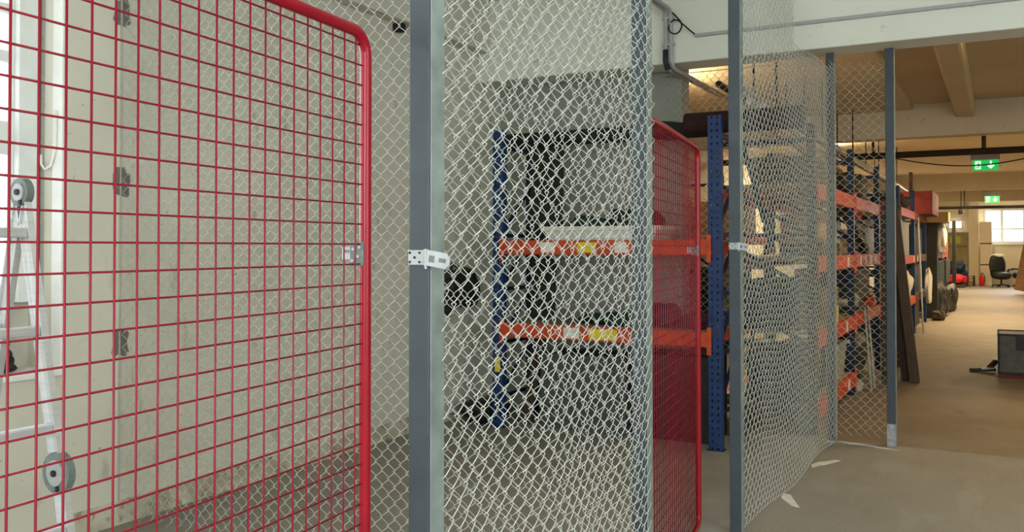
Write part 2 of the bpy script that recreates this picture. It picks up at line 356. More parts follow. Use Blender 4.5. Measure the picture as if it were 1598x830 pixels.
def hasp(p, x, y, z, big):
    """a hinged hasp: plate with bolt holes, knuckle, strap with an oblong slot swung to the right"""
    yf = y - .03 - .0015
    pl = MB().obox((x - .004, yf, z), (.05, .003, .036))
    sub(pl, 'hasp_plate', 'zinc', p, bevel=.001)
    bl = MB()
    for dx, dz in ((-.020, .011), (.008, .011), (-.020, -.011), (.008, -.011), (-.006, 0)): bl.cyl((x - .004 + dx, yf - .003, z + dz), (x - .004 + dx, yf - .001, z + dz), .0032, 8)
    sub(bl, 'hasp_bolt', 'black', p)
    k = MB().cyl((x + .024, yf - .004, z - .020), (x + .024, yf - .004, z + .020), .006, 10).cyl((x + .024, yf - .004, z - .027), (x + .024, yf - .004, z - .02), .0035, 8)
    k.obox((x + .012, yf - .003, z), (.012, .004, .018))
    sub(k, 'hasp_knuckle', 'zinc', p, smooth=False)
    L = .072 if big else .05
    def to3(a, b, d):   # strap plane turned a little towards the camera, drooping
        ca, sa = math.cos(-.14), math.sin(-.14); a2 = a * ca - b * sa; b2 = a * sa + b * ca
        return (x + .028 + a2 * .98, yf - .006 - a2 * .10 - d, z + b2)
    so = [(0, -.019), (L * .84, -.019), (L, -.008), (L, .008), (L * .84, .019), (0, .019)]
    st = MB().prism(so, to3, .003)
    sub(st, 'hasp_strap', 'zinc', p, bevel=.0008)
    sl = MB().prism([(L * .55, -.005), (L * .84, -.005), (L * .84, .005), (L * .55, .005)], lambda a, b, d: to3(a, b, d + .003), .0006)
    sl.prism([(L * .12, -.009), (L * .36, -.009), (L * .36, .007), (L * .12, .007)], lambda a, b, d: to3(a, b, d + .003), .0004)
    sub(sl, 'hasp_slot', 'zinc_dull', p)

f1 = thing('chain_link_fence', 'chain link fence panel on two blue grey posts between the two red gates', 'fence', (FX, A_Y, 0))
pA = post(f1, FX, A_Y, CH); pB = post(f1, FX, B_Y, CH)
hasp(pA, FX, A_Y, 1.476, True)
net('wire_mesh', f1, (FX + .036, A_Y + .02, 0), (0, 1, 0), B_Y - A_Y + .01, .03, 3.70, (1, 0, 0),
    sag=lambda s, z: .012 * np.sin(s * 3.1 + .4) * np.sin(z * 2.2 + 1) + .006 * np.sin(s * 9 + z * 3))
f2 = thing('chain_link_fence', 'long sagging chain link fence beside the aisle, turning the corner under the white beam', 'fence', (FX, C_Y, 0))
pC = post(f2, FX, C_Y, CH); pD = post(f2, -1.145, D_Y, 3.01)
hasp(pC, FX, C_Y, 1.507, False)
pE = post(f2, -.722, 7.345, 3.01)
sub(MB().box(-.722 - .0315, -.722 + .0315, 7.345 - .0315, 7.345 + .0315, .012, .17), 'bare_patch', 'post_bare', pE)
def sagcd(s, z):
    k = np.clip(s / .35, 0, 1) * np.clip((2.6 - s) / .35, 0, 1)
    return k * (.010 * np.sin(s * 2.6 + z * .8) * np.sin(z * 1.9 + .5) + .004 * np.sin(s * 5.0 + 1.2 * z + 1))
def zcd(s, z):
    k = np.clip(s / .4, 0, 1)
    return k * (.016 * np.sin(s * 4.2 + z * 2.0) + .012 * np.sin(s * 7.5 - z * 3.1 + 1) * np.sin(z * 1.2) - .020 * np.sin(s * 1.3))
net('wire_mesh', f2, (FX + .038, C_Y + .0, 0), (.075, 2.58, 0), 1.2, .04, 3.70, (1, -.029, 0), sag=sagcd, zsag=zcd, r=.0019, weave=.15, dep=.0045)
net('wire_mesh', f2, (FX + .038 + .0342, C_Y + 1.19, 0), (.075, 2.58, 0), 1.16, .04, 2.86, (1, -.029, 0), sag=lambda s, z: sagcd(s + 1.19, z), zsag=lambda s, z: zcd(s + 1.19, z), r=.0019, weave=.15, dep=.0045)
net('wire_mesh', f2, (FX + .038 + .068, C_Y + 2.345, 0), (.075, 2.58, 0), .23, .04, 2.97, (1, -.029, 0), sag=lambda s, z: sagcd(s + 2.345, z), zsag=lambda s, z: zcd(s + 2.345, z), r=.0015)
net('wire_mesh', f2, (-.735, 7.35, 0), (-1, 0, 0), .385, .05, 2.96, (0, -1, 0), r=.0013)
f3 = thing('chain_link_fence', 'chain link partition between the two cages, running from the left wall to the middle post', 'fence', (-2.7, B_Y, 0))
net('wire_mesh', f3, (XL + .04, B_Y - .034, 0), (1, 0, 0), 2.97, .04, 3.70, (0, -1, 0), sag=lambda s, z: .008 * np.sin(s * 2.3 + z))
part(MB().box(XL + .004, XL + .008, B_Y - .038, B_Y - .03, .04, 3.7), 'tension_bar', 'galv', f3)
part(MB().cyl((XL, B_Y - .03, 3.69), (FX - .03, B_Y - .03, 3.69), .004, 8), 'tension_wire', 'galv', f3)
f4 = thing('chain_link_fence', 'chain link strip at the back of the far cage behind the blue rack upright', 'fence', (-1.9, 7.42, 0))
net('wire_mesh', f4, (-2.55, 7.44, 0), (1, 0, 0), 1.32, .04, 2.99, (0, -1, 0))
part(MB().cyl((-2.55, 7.44, 2.99), (FX + .0, 7.44, 2.99), .004, 8), 'tension_wire', 'galv', f4)

# ------------------------------------------------------------------ red gates
def gate(label, hx, hy, fx, fy, plate_side):
    z0, z1, r, cr, sp = .05, 2.022, .0145, .055, .0484
    dx, dy = fx - hx, fy - hy; L = math.hypot(dx, dy); ang = math.atan2(dy, dx)
    t = thing('wire_gate', label, 'gate', (hx, hy, 0), ang)
    path = []
    for (cx, cz, a0) in ((L - cr, z1 - cr, 0), (cr, z1 - cr, PI / 2), (cr, z0 + cr, PI), (L - cr, z0 + cr, 1.5 * PI)):
        path += [(cx + cr * math.cos(a0 + PI / 2 * i / 8), 0, cz + cr * math.sin(a0 + PI / 2 * i / 8)) for i in range(9)]
    MB().tube(path, r, 14, True).build('frame', 'red', t, smooth=True)
    g = MB(); z = 1.508
    while z - sp > z0 + .01: z -= sp
    while z < z1 - .012:
        g.tube([(.005, .0034, z), (L - .005, .0034, z)], .0021, 6); z += sp
    x = L - sp * .95
    while x > .02:
        g.tube([(x, -.0005, z0 + .004), (x, -.0005, z1 - .004)], .0021, 6); x -= sp
    g.build('wire_grid', 'redwire', t, smooth=True)
    s = plate_side
    lp = MB().obox((L - r - .004, .012, 1.484), (.003, .038, .058)).build('lock_plate', 'zinc_dull', t, bevel=.001)
    b = MB()
    for dyy, dz in ((-.010, .016), (.008, .012), (-.006, -.006), (.010, -.016)): b.cyl((L - r - .0055, .012 + dyy, 1.484 + dz), (L - r - .011, .012 + dyy, 1.484 + dz), .0042, 6)
    b.build('lock_bolt', 'zinc', lp)
    bp = MB().obox((L - r - .001, .043, 1.486), (.003, .026, .03)); bp.cyl((L - r - .001, .046, 1.491), (L - r - .012, .046, 1.491), .004, 6)
    bp.build('lock_bracket', 'zinc', lp)
    for hz in (.32, 1.10, 1.80):
        h = MB().cyl((-.012, s * .008, hz - .05), (-.012, s * .008, hz + .05), .011, 10).obox((.012, s * .014, hz), (.05, .004, .06))
        h.build('hinge', 'zinc', t, smooth=False)
    return t
gate('nearest red wire mesh gate with rounded corner standing ajar in front of the ladder', FX - .005, .40, -1.362, 1.757, -1)
gate('second red wire mesh gate seen edge on between the middle post and the blue upright', FX - .005, B_Y + .06, -1.392, 4.612, -1)

# ------------------------------------------------------------------ pallet racking
def perforated(mb, x, z0, z1, y0, w=.09, d=.06, pitch=.05):
    th = .003; hw, hh = .012, .020; xs = (-.022, .022); z = z0
    while z < z1 - 1e-4:
        ze = min(z + pitch, z1); hb = min(z + hh, ze)
        e = [x - w / 2, x + xs[0] - hw / 2, x + xs[0] + hw / 2, x + xs[1] - hw / 2, x + xs[1] + hw / 2, x + w / 2]
        for a, b in ((0, 1), (2, 3), (4, 5)): mb.box(e[a], e[b], y0, y0 + th, z, hb)
        if ze > hb: mb.box(x - w / 2, x + w / 2, y0, y0 + th, hb, ze)
        z = ze
    mb.box(x - w / 2, x - w / 2 + th, y0 + th, y0 + d, z0, z1).box(x + w / 2 - th, x + w / 2, y0 + th, y0 + d, z0, z1)
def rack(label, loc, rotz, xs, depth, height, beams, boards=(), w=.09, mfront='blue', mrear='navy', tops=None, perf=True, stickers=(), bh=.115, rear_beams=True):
    t = thing('pallet_rack', label, 'rack', loc, rotz)
    for i, x in enumerate(xs):
        h = tops[i] if tops else height
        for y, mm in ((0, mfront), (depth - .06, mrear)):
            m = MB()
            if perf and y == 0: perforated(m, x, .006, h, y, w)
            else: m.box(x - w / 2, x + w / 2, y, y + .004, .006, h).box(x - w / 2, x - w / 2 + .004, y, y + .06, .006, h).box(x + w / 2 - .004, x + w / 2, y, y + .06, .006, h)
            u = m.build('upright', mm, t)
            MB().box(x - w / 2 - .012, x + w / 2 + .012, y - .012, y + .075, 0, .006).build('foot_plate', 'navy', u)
        br = MB(); z = .25; k = 0
        while z < h - .5:
            br.bar((x, .05, z), (x, depth - .05, z + .45), .02, .03); br.bar((x, .05, z), (x, depth - .05, z), .02, .03); z += .45
        br.bar((x, .05, h - .13), (x, depth - .05, h - .13), .03, .04)
        br.build('brace', 'navy', t)
    for bay, z, *mm in beams:
        x0, x1 = xs[bay] + w / 2, xs[bay + 1] - w / 2
        for y in ((-.012, depth - .04) if rear_beams else (-.012,)):
            b = MB().box(x0, x1, y, y + .045, z - bh / 2, z + bh / 2).build('beam', mm[0] if mm else 'orange', t, bevel=.005)
            for xx, sg in ((x0, 1), (x1, -1)):
                MB().box(xx - (.026 if sg > 0 else .006), xx + (.006 if sg > 0 else .026), y - .008, y + .004, z - bh / 2 - .055, z + bh / 2 + .035).build('beam_connector', mm[0] if mm else 'orange', b)
            if y < 0:
                for (sb, sz, a, ww, col) in stickers:
                    if sb == bay and abs(sz - z) < .01:
                        MB().box(x0 + a, x0 + a + ww, y - .0025, y - .0005, z - bh * .36, z + bh * .36).build('sticker', col, b)
    for bay, z in boards:
        x0, x1 = xs[bay] + w / 2, xs[bay + 1] - w / 2
        MB().box(x0 + .004, x1 - .004, .035, depth - .045, z + bh / 2 - .018, z + bh / 2 + .002).build('shelf_board', 'chip', t)
    return t
LV1, LV2 = .815, 1.50
R1X, R1Y = -3.69, 6.55
rack('blue upright pallet rack with two orange beams against the white partition wall', (R1X, R1Y, 0), 0, (0, 1.84), .66, 2.48,
     [(0, LV1), (0, LV2)], [(0, LV1), (0, LV2)], w=.10,
     stickers=((0, LV2, .36, .12, 'sticker_w'), (0, LV2, .68, .16, 'sticker_y'), (0, LV2, 1.0, .1, 'sticker_w'), (0, LV1, .56, .14, 'sticker_w'), (0, LV1, .78, .24, 'sticker_y')))
RX = -1.30
rack('blue and orange pallet rack nearest along the aisle, just behind the fence corner', (RX, 7.52, 0), R90, (0, 2.2, 4.4), .86, 2.5,
     [(0, .17), (0, .74), (1, .74), (0, 1.36), (1, 1.36), (0, 1.96), (1, 1.96)], [(0, .17), (0, .74), (1, .74), (0, 1.36), (1, 1.36), (0, 1.96), (1, 1.96)], bh=.13, perf=False, mfront='navy',
     stickers=((0, .74, 1.5, .10, 'sticker_w'), (0, 1.36, 1.6, .12, 'sticker_w'), (1, 1.36, .3, .1, 'sticker_w'), (1, 1.36, .7, .1, 'sticker_w'), (1, 1.36, 1.15, .1, 'sticker_w'), (1, 1.36, 1.6, .1, 'sticker_w'), (0, .17, 1.6, .12, 'sticker_w')))
rack('dark blue pallet rack in the middle of the aisle row behind the leaning planks', (RX, 14.5, 0), R90, (0, 2.7, 5.4), .9, 2.42,
     [(0, .6), (1, .6, 'dwood'), (0, 1.3), (1, 1.3, 'dwood'), (0, 2.05), (1, 2.05, 'rust')], [(0, .6), (1, .6), (0, 1.3), (1, 1.3), (0, 2.05), (1, 2.05)], w=.11, perf=False, bh=.13, tops=(2.42, 2.50, 2.35),
     stickers=((0, 1.3, 2.2, .16, 'sticker_w'), (1, 1.3, .3, .16, 'sticker_w')))
rack('farthest dark pallet rack of the aisle row, nearest the far wall', (RX, 22.6, 0), R90, (0, 2.7, 5.4), .9, 2.3,
     [(0, .5, 'dwood'), (1, .5, 'dwood'), (0, 1.3, 'rust'), (1, 1.3), (0, 2.0, 'dwood'), (1, 2.0, 'dwood')], [(0, .5), (1, .5), (0, 1.3), (1, 1.3), (0, 2.0), (1, 2.0)], w=.11, perf=False, bh=.13)
rack('pallet rack by the left wall of the hall, seen through chain link', (-3.35, 9.6, 0), R90, (0, 2.7, 5.4), .75, 2.5,
     [(0, .35), (1, .35), (0, 1.6), (1, 1.6)], [(0, .35), (1, .35), (0, 1.6), (1, 1.6)], perf=False, bh=.12)

# ------------------------------------------------------------------ generic storage goods (world coordinates)
def carton(name, label, cat, x0, x1, y0, y1, z0, z1, m, tape='tan', rot=0, group=None):
    cx, cy = (x0 + x1) / 2, (y0 + y1) / 2; t = thing(name, label, cat, (cx, cy, z0), rot, group); hx, hy, h = (x1 - x0) / 2, (y1 - y0) / 2, z1 - z0
    MB().box(-hx, hx, -hy, hy, 0, h).build('body', m, t, bevel=.006)
    s = MB().box(-hx - .002, hx + .002, -.025, .025, h - .1, h + .002)
    s.build('tape', tape, t)
    return t
def tub(name, label, cat, x0, x1, y0, y1, z0, z1, m, rim=.02, group=None, mrim=None):
    cx, cy = (x0 + x1) / 2, (y0 + y1) / 2; t = thing(name, label, cat, (cx, cy, z0), 0, group); hx, hy, h = (x1 - x0) / 2, (y1 - y0) / 2, z1 - z0
    k = .90; th = .012; vs = []; outer = [(-1, -1), (1, -1), (1, 1), (-1, 1)]
    for (sc, z, ins) in ((k, 0, 0), (1, h, 0), (1, h, th), (k, th, th)):
        vs += [(a * (hx * sc - ins), b * (hy * sc - ins), z) for a, b in outer]
    fs = [(3, 2, 1, 0)]
    for l in range(3): fs += [(l * 4 + i, l * 4 + (i + 1) % 4, l * 4 + 4 + (i + 1) % 4, l * 4 + 4 + i) for i in range(4)]
    fs.append((12, 13, 14, 15)); MB().add(vs, fs).build('body', m, t)
    r = MB(); e = rim
    for a in (-1, 1):
        r.box(-hx - e, hx + e, a * hy - e / 2, a * hy + e / 2, h - .03, h + .006); r.box(a * hx - e / 2, a * hx + e / 2, -hy - e, hy + e, h - .03, h + .006)
    r.build('rim', mrim or m, t, bevel=.004)
    return t
def sack(name, label, cat, c, size, m, seed=1, amp=.16, flat=.85, group=None, neck=False):
    z0 = c[2] - size[2] / 2 * flat
    o = MB().blob(c, size, seed, amp, 4, flat).build(name, m, off=(c[0], c[1], z0), smooth=True)
    return tag(o, label, cat, group)
def rod(name, label, cat, p0, p1, r, m, n=12, group=None):
    o = MB().cyl(p0, p1, r, n).build(name, m, off=p0, smooth=False)
    for p in o.data.polygons: p.use_smooth = len(p.vertices) == 4
    return tag(o, label, cat, group)
def roll(name, label, cat, p0, p1, r, m, mend):
    t = thing(name, label, cat, p0)
    part(MB().cyl(p0, p1, r, 24), 'roll_body', m, t, smooth=False)
    d = (Vector(p1) - Vector(p0)).normalized()
    part(MB().cyl(Vector(p0) - d * .012, Vector(p0) + d * .01, r * .55, 20), 'end_cap', mend, t)
    return t
def plank(name, label, cat, p0, p1, w, th, m, up=(0, 0, 1), group=None):
    o = MB().bar(p0, p1, w, th, up).build(name, m, off=p0, bevel=.004)
    return tag(o, label, cat, group)

# --- rack by the partition wall
_u = [o for o in bpy.data.objects if o.name == 'upright'][0]
MB().box(-.03, .02, -.003, -.0005, .46, .58).build('sticker', 'sticker_y', _u)
S1, S2 = LV1 + .0595, LV2 + .0595
tub('storage_tray', 'long cream plastic tray on the upper shelf of the partition rack', 'tray', -3.30, -2.30, 6.60, 7.08, S2, S2 + .105, 'cream', .014)
sack('canvas_bundle', 'dark green canvas bundle lying in the cream tray, left one', 'bundle', (-2.96, 6.84, S2 + .10), (.36, .34, .20), 'dgreen', 3)
sack('canvas_bundle', 'black lumpy bundle lying in the cream tray, right one', 'bundle', (-2.58, 6.84, S2 + .12), (.40, .34, .26), 'char', 5)
plank('board', 'tall black board standing on the upper shelf at its left end', 'board', (-3.44, 6.95, S2 + .002), (-3.44, 6.99, 2.44), .30, .04, 'black', (0, 1, 0))
plank('board', 'short black board standing on the lower shelf at its left end', 'board', (-3.46, 6.92, S1 + .002), (-3.46, 6.96, 1.42), .22, .04, 'black', (0, 1, 0))
sack('canvas_bundle', 'flat dark green tarpaulin folded on the lower shelf behind the yellow sticker', 'bundle', (-2.72, 6.85, S1 + .045), (.62, .42, .10), 'dgreen', 7)
sack('cloth_bag', 'plum coloured bag on the lower rack shelf, seen through the second gate', 'bag', (-2.34, 6.82, S1 + .09), (.26, .34, .20), 'purple', 9)
sack('cloth_bag', 'small plum bag right of the larger one on the lower rack shelf', 'bag', (-2.06, 6.82, S1 + .055), (.24, .34, .12), 'purple', 11)
rod('steel_tube', 'long black tube lying across the top of the partition rack', 'tube', (-3.80, 6.94, 2.435), (-1.98, 6.94, 2.435), .065, 'black', 20)
roll('carpet_roll', 'maroon roll with a pale end on top of the partition rack beside the blue upright', 'roll', (-2.13, 6.76, 2.455), (-1.25, 6.76, 2.455), .085, 'maroon', 'white')
sack('canvas_bundle', 'small dark teal bundle on the rack top left of the maroon roll', 'bundle', (-2.36, 7.08, 2.455), (.22, .22, .16), 'dgreen', 13)
carton('storage_crate', 'large dark grey crate on the floor under the partition rack', 'crate', -3.38, -2.62, 6.72, 7.16, 0, .62, 'dgrey', 'black')
carton('storage_crate', 'black crate on the floor under the right end of the partition rack', 'crate', -2.56, -1.93, 6.74, 7.18, 0, .66, 'black', 'dgrey')
plank('board', 'dark wooden board leaning against the grey crate under the partition rack', 'board', (-3.56, 6.80, .003), (-3.50, 6.98, .72), .10, .03, 'dwood', (0, 1, 0))
sack('floor_sack', 'low black sack on the floor left of the partition rack', 'sack', (-3.92, 6.75, .085), (.30, .5, .20), 'black', 15)
rod('hose', 'dark green hose hanging down behind the tall blue upright', 'hose', (-1.80, 7.20, 2.32), (-1.64, 7.22, 1.7), .018, 'dgreen')
rod('batten', 'grey batten leaning on the rack foot behind the tall blue upright', 'batten', (-1.74, 6.95, .01), (-1.70, 7.1, .85), .016, 'dgrey')
# black bag hung on the left wall
hb = thing('hanging_bag', 'black bag hanging on the left wall beside the partition rack', 'bag', (-4.08, 6.5, 1.0))
part(MB().blob((-4.07, 6.55, 1.16), (.22, .55, .30), 21, .2, 4), 'bag_body', 'black', hb, smooth=True)
part(MB().blob((-4.07, 6.35, 1.03), (.14, .20, .18), 23, .2, 3), 'bag_corner', 'black', hb, smooth=True)
part(MB().tube([(-4.07, 6.40, 1.27), (-4.15, 6.55, 1.34), (-4.185, 6.62, 1.36), (-4.15, 6.66, 1.33), (-4.07, 6.72, 1.28)], .014, 8), 'strap', 'char', hb, smooth=True)
part(MB().cyl((-4.2, 6.62, 1.35), (-4.14, 6.62, 1.35), .008, 8), 'hook', 'zinc', hb)
o = MB().blob((-4.16, 5.79, 3.24), (.10, .09, .09), 2, .1, 2).build('cable_plug', 'cable', off=(-4.2, 5.79, 3.24), smooth=True); tag(o, 'black round cable plug on the left wall just under the ceiling ledge', 'plug')

# --- nearest aisle rack (front at X=-1.3)
Lz = [.17 + .067, .74 + .067, 1.36 + .067, 1.96 + .067]
tub('plastic_tub', 'grey plastic tub with a wide rim on the bottom shelf of the nearest aisle rack', 'tub', -1.86, -1.34, 8.75, 9.45, Lz[0], Lz[0] + .34, 'grey', .03)
carton('cardboard_box', 'dark box behind the fence corner post on the bottom shelf', 'box', -1.9, -1.4, 7.7, 8.6, Lz[0], Lz[0] + .38, 'char', 'char')
carton('cardboard_box', 'brown cardboard box on the second shelf beside the yellow reel', 'box', -1.85, -1.42, 8.95, 9.5, Lz[1], Lz[1] + .30, 'brown')
yr = thing('cable_reel', 'small yellow reel on the second shelf of the nearest aisle rack', 'reel', (-1.36, 8.75, Lz[1]))
part(MB().cyl((-1.40, 8.75, Lz[1] + .075), (-1.385, 8.75, Lz[1] + .075), .075, 20).cyl((-1.335, 8.75, Lz[1] + .075), (-1.32, 8.75, Lz[1] + .075), .075, 20), 'flange', 'yellow', yr)
part(MB().cyl((-1.385, 8.75, Lz[1] + .075), (-1.335, 8.75, Lz[1] + .075), .045, 16), 'winding', 'white', yr)
carton('cardboard_box', 'long dark crate on the second shelf behind the fence post', 'crate', -1.9, -1.45, 7.65, 8.6, Lz[1], Lz[1] + .42, 'char', 'char')
sack('tool_bag', 'pale grey crumpled sheet bundle on the second shelf of the second bay', 'bundle', (-1.5, 10.25, Lz[1] + .10), (.30, .6, .22), 'grey', 31)
carton('equipment_case', 'black equipment case on the second shelf in the second bay', 'case', -1.95, -1.38, 10.0, 11.6, Lz[1] + .0, Lz[1] + .0 + .46, 'black', 'dgrey')
sack('canvas_bundle', 'rust coloured cloth at the right end of the second shelf', 'bundle', (-1.345, 11.35, Lz[1] + .06), (.12, .4, .14), 'orange', 33)
sack('canvas_bundle', 'olive rolled blanket on the third shelf of the nearest bay', 'bundle', (-1.50, 8.6, Lz[2] + .20), (.34, .8, .20), 'tan', 35, flat=1)
carton('cardboard_box', 'dark box on the third shelf under the olive blanket', 'box', -1.72, -1.36, 8.15, 9.2, Lz[2], Lz[2] + .115, 'dwood')
carton('cardboard_box', 'brown box at the right end of the third shelf in the nearest bay', 'box', -1.9, -1.45, 9.05, 9.5, Lz[2] + .0, Lz[2] + .40, 'brown')
plank('timber', 'dark timber lying tilted on the third shelf of the second bay', 'timber', (-1.42, 9.95, 1.88), (-1.42, 11.5, Lz[2] + .05), .09, .09, 'dwood')
carton('cardboard_box', 'white box on the third shelf behind the tilted timber', 'box', -1.9, -1.55, 10.0, 10.5, Lz[2] + .0, Lz[2] + .36, 'white')
carton('cardboard_box', 'tan box on the third shelf right of the white one', 'box', -1.9, -1.55, 10.6, 11.1, Lz[2], Lz[2] + .28, 'tan')
rod('bottle_tube', 'white upright tube on the third shelf by the far upright', 'tube', (-1.38, 11.62, Lz[2]), (-1.38, 11.62, Lz[2] + .30), .05, 'white')
carton('wooden_crate', 'brown slatted crate on top of the nearest aisle rack', 'crate', -1.95, -1.42, 8.1, 9.4, Lz[3] + .0, Lz[3] + .28, 'dwood', 'wood')
sack('scrap_pile', 'heap of brown rope and fittings on top of the second bay', 'heap', (-1.60, 10.55, Lz[3] + .13), (.5, 1.2, .30), 'dwood', 37, .3)
carton('equipment_case', 'black case at the far end on top of the second bay', 'case', -2.0, -1.42, 11.25, 11.75, Lz[3], Lz[3] + .34, 'black', 'dgrey')
rod('steel_tube', 'copper pink tube lying along the top of the nearest aisle rack', 'tube', (-1.72, 7.3, 2.56), (-1.62, 10.9, 2.36), .05, 'pink', 14)
rod('steel_tube', 'bright steel tube lying along the rack top above the pink tube', 'tube', (-1.80, 7.4, 2.70), (-1.66, 11.6, 2.52), .028, 'steel', 12)
for k, (ya, yb, lab) in enumerate(((9.95, 10.35, 'left'), (10.2, 10.62, 'right'))):
    rod('curtain_rod', 'pale thin rod leaning against the second bay, %s one of two' % lab, 'rod', (-1.17, ya, .012), (-1.285, yb, .86), .012, 'grey')
sack('floor_sack', 'black bulky bag on the floor under the second bay', 'bag', (-1.62, 10.9, .27), (.5, 1.6, .62), 'black', 39)
sack('floor_sack', 'small pale rag on the floor at the foot of the aisle rack upright', 'rag', (-1.34, 10.0, .05), (.16, .3, .12), 'grey', 41)
# through the sagging fence: goods at the rear of the same rack
carton('cardboard_box', 'dark grey box on the lower shelf of the left wall rack, nearest the cage', 'box', -4.0, -3.42, 10.2, 11.2, .35 + .062, 1.16, 'dgrey')
carton('cardboard_box', 'brown box on the upper shelf of the left wall rack, first from the cage', 'box', -4.0, -3.4, 9.8, 11.0, 1.662, 2.10, 'brown')
carton('cardboard_box', 'brown box on the upper shelf of the left wall rack, second from the cage', 'box', -4.0, -3.4, 11.2, 12.1, 1.662, 2.05, 'brown', 'brown')
carton('cardboard_box', 'brown box on the upper shelf of the left wall rack, third from the cage', 'box', -4.0, -3.4, 12.5, 14.4, 1.662, 2.15, 'brown')
carton('cardboard_box', 'grey box on the lower shelf of the left wall rack, farthest one', 'box', -4.0, -3.42, 12.5, 14.2, .412, 1.2, 'dgrey')
tub('plastic_tub', 'blue plastic tub on the second rack shelf seen through the sagging mesh', 'tub', -2.12, -1.95, 7.75, 8.45, Lz[1], Lz[1] + .14, 'yblue', .02)

# --- dark planks by the aisle
plank('plank', 'dark brown plank standing upright against the aisle racks beside the last fence post', 'plank', (-1.10, 10.95, .003), (-1.10, 10.98, 2.05), .16, .07, 'dwood', (0, 1, 0))
plank('plank', 'dark plank leaning beside the fence post, left one of the leaning pair', 'plank', (-.93, 11.05, .003), (-1.055, 11.0, 1.62), .10, .08, 'dwood', (0, 1, 0))
plank('plank', 'dark plank leaning beside the fence post, right one of the leaning pair', 'plank', (-.83, 10.88, .003), (-1.03, 10.88, 1.92), .10, .09, 'dwood', (0, 1, 0))
for k, (x, y, lab) in enumerate(((-.93, 12.3, 'nearest of three'), (-1.02, 13.1, 'middle of three'), (-1.05, 13.9, 'farthest of three'))):
    plank('timber_offcut', 'dark timber offcut lying on the floor by the aisle rack, ' + lab, 'timber', (x - .35, y, .045), (x, y, .045), .09, .08, 'dwood')
rod('paint_pole', 'white headed pole standing against the middle rack', 'pole', (-1.16, 17.0, .01), (-1.235, 17.1, 2.02), .013, 'white')
plank('post_timber', 'dark brown timber standing upright on top of the middle rack', 'timber', (-1.375, 17.42, 2.118), (-1.375, 17.42, 2.84), .06, .06, 'dwood', (0, 1, 0))
# middle rack goods
Mz = [.6 + .067, 1.3 + .067, 2.05 + .067]
carton('cardboard_box', 'pale grey panel box on the third shelf of the middle rack', 'box', -2.0, -1.35, 14.75, 16.7, Mz[1], Mz[1] + .55, 'grey')
sack('cloth_bundle', 'cream cloth bundle with a green edge on the second shelf of the middle rack', 'bundle', (-1.5, 15.8, Mz[0] + .22), (.5, 1.3, .5), 'cloth_w', 51)
sack('scrap_pile', 'maroon bundle on top of the middle rack', 'bundle', (-1.6, 15.7, Mz[2] + .13), (.6, 1.4, .3), 'maroon', 53)
sack('cloth_bundle', 'white cloth hanging from the middle rack near the floor', 'cloth', (-1.18, 18.6, .78), (.12, .75, .66), 'cloth_w', 55, .1, 1)
carton('cardboard_box', 'black box on the bottom shelf of the middle rack, near one', 'box', -2.0, -1.4, 14.8, 16.8, Mz[0] - .6, .45, 'black', 'dgrey')
carton('cardboard_box', 'black box on the bottom of the middle rack, far one', 'box', -2.0, -1.4, 17.5, 19.5, 0, .50, 'black', 'dgrey')
carton('equipment_case', 'dark crate on the second shelf of the middle rack, far bay', 'case', -2.0, -1.36, 17.5, 19.7, Mz[0], Mz[0] + .5, 'dgrey', 'black')
carton('equipment_case', 'dark crate on the third shelf of the middle rack, far bay', 'case', -2.0, -1.36, 17.5, 19.7, Mz[1], Mz[1] + .52, 'char', 'black')
carton('metal_chest', 'dark red painted chest on top of the middle rack', 'chest', -1.75, -1.08, 18.3, 20.2, Mz[2] + .0, 2.55, 'rust', 'rust')
carton('storage_crate', 'olive flat crate beyond the red chest at its far end', 'crate', -1.6, -.92, 20.6, 21.5, 2.02, 2.24, 'doorm', 'dwood')
plank('stand', 'dark stand carrying the olive flat crate', 'stand', (-1.3, 21.05, 0), (-1.3, 21.05, 2.02), .3, .3, 'char', (0, 1, 0))
sack('cloth_bundle', 'white cloth draped over dark goods between the middle and farthest racks', 'cloth', (-1.10, 21.4, 1.72), (.22, .8, .64), 'cloth_w', 57, .14, 1)
# farthest rack goods
Fz = [.5 + .067, 1.3 + .067, 2.0 + .067]
carton('metal_chest', 'brown chest on the third shelf of the farthest rack', 'chest', -1.95, -1.25, 22.8, 25.1, Fz[1], Fz[1] + .42, 'dwood', 'dwood')
carton('cardboard_box', 'tan box at the far end of the third shelf of the farthest rack', 'box', -1.9, -1.25, 25.5, 26.6, Fz[1], Fz[1] + .42, 'tan')
carton('cardboard_box', 'small orange box beside the tan one on the farthest rack', 'box', -1.9, -1.24, 26.8, 27.4, Fz[1], Fz[1] + .30, 'orange')
carton('equipment_case', 'big dark green case on the second shelf of the farthest rack, near bay', 'case', -2.0, -1.22, 22.8, 25.1, Fz[0], Fz[0] + .6, 'dgreen', 'black')
carton('equipment_case', 'big charcoal case on the second shelf of the farthest rack, far bay', 'case', -2.0, -1.2, 25.5, 27.8, Fz[0], Fz[0] + .6, 'char', 'black')
carton('equipment_case', 'black case on the floor under the farthest rack, near bay', 'case', -1.95, -1.15, 22.9, 25.0, 0, .42, 'black', 'dgrey')
carton('wooden_pallet', 'dark pallet on the floor under the farthest rack, far bay', 'pallet', -1.95, -1.05, 25.6, 27.6, 0, .30, 'dwood', 'dwood')
sack('scrap_pile', 'black heap of cable on top of the farthest rack', 'heap', (-1.6, 26.4, Fz[2] + .12), (.6, 1.6, .3), 'char', 59, .25)
sack('cloth_bundle', 'small dark brown sack on the floor in front of the middle rack far end', 'sack', (-1.12, 20.5, .10), (.24, .4, .22), 'dwood', 61)
sack('scrap_pile', 'black heap of hoses in front of the farthest rack at floor level', 'heap', (-1.06, 23.8, .26), (.3, 1.6, .6), 'black', 91, .3)
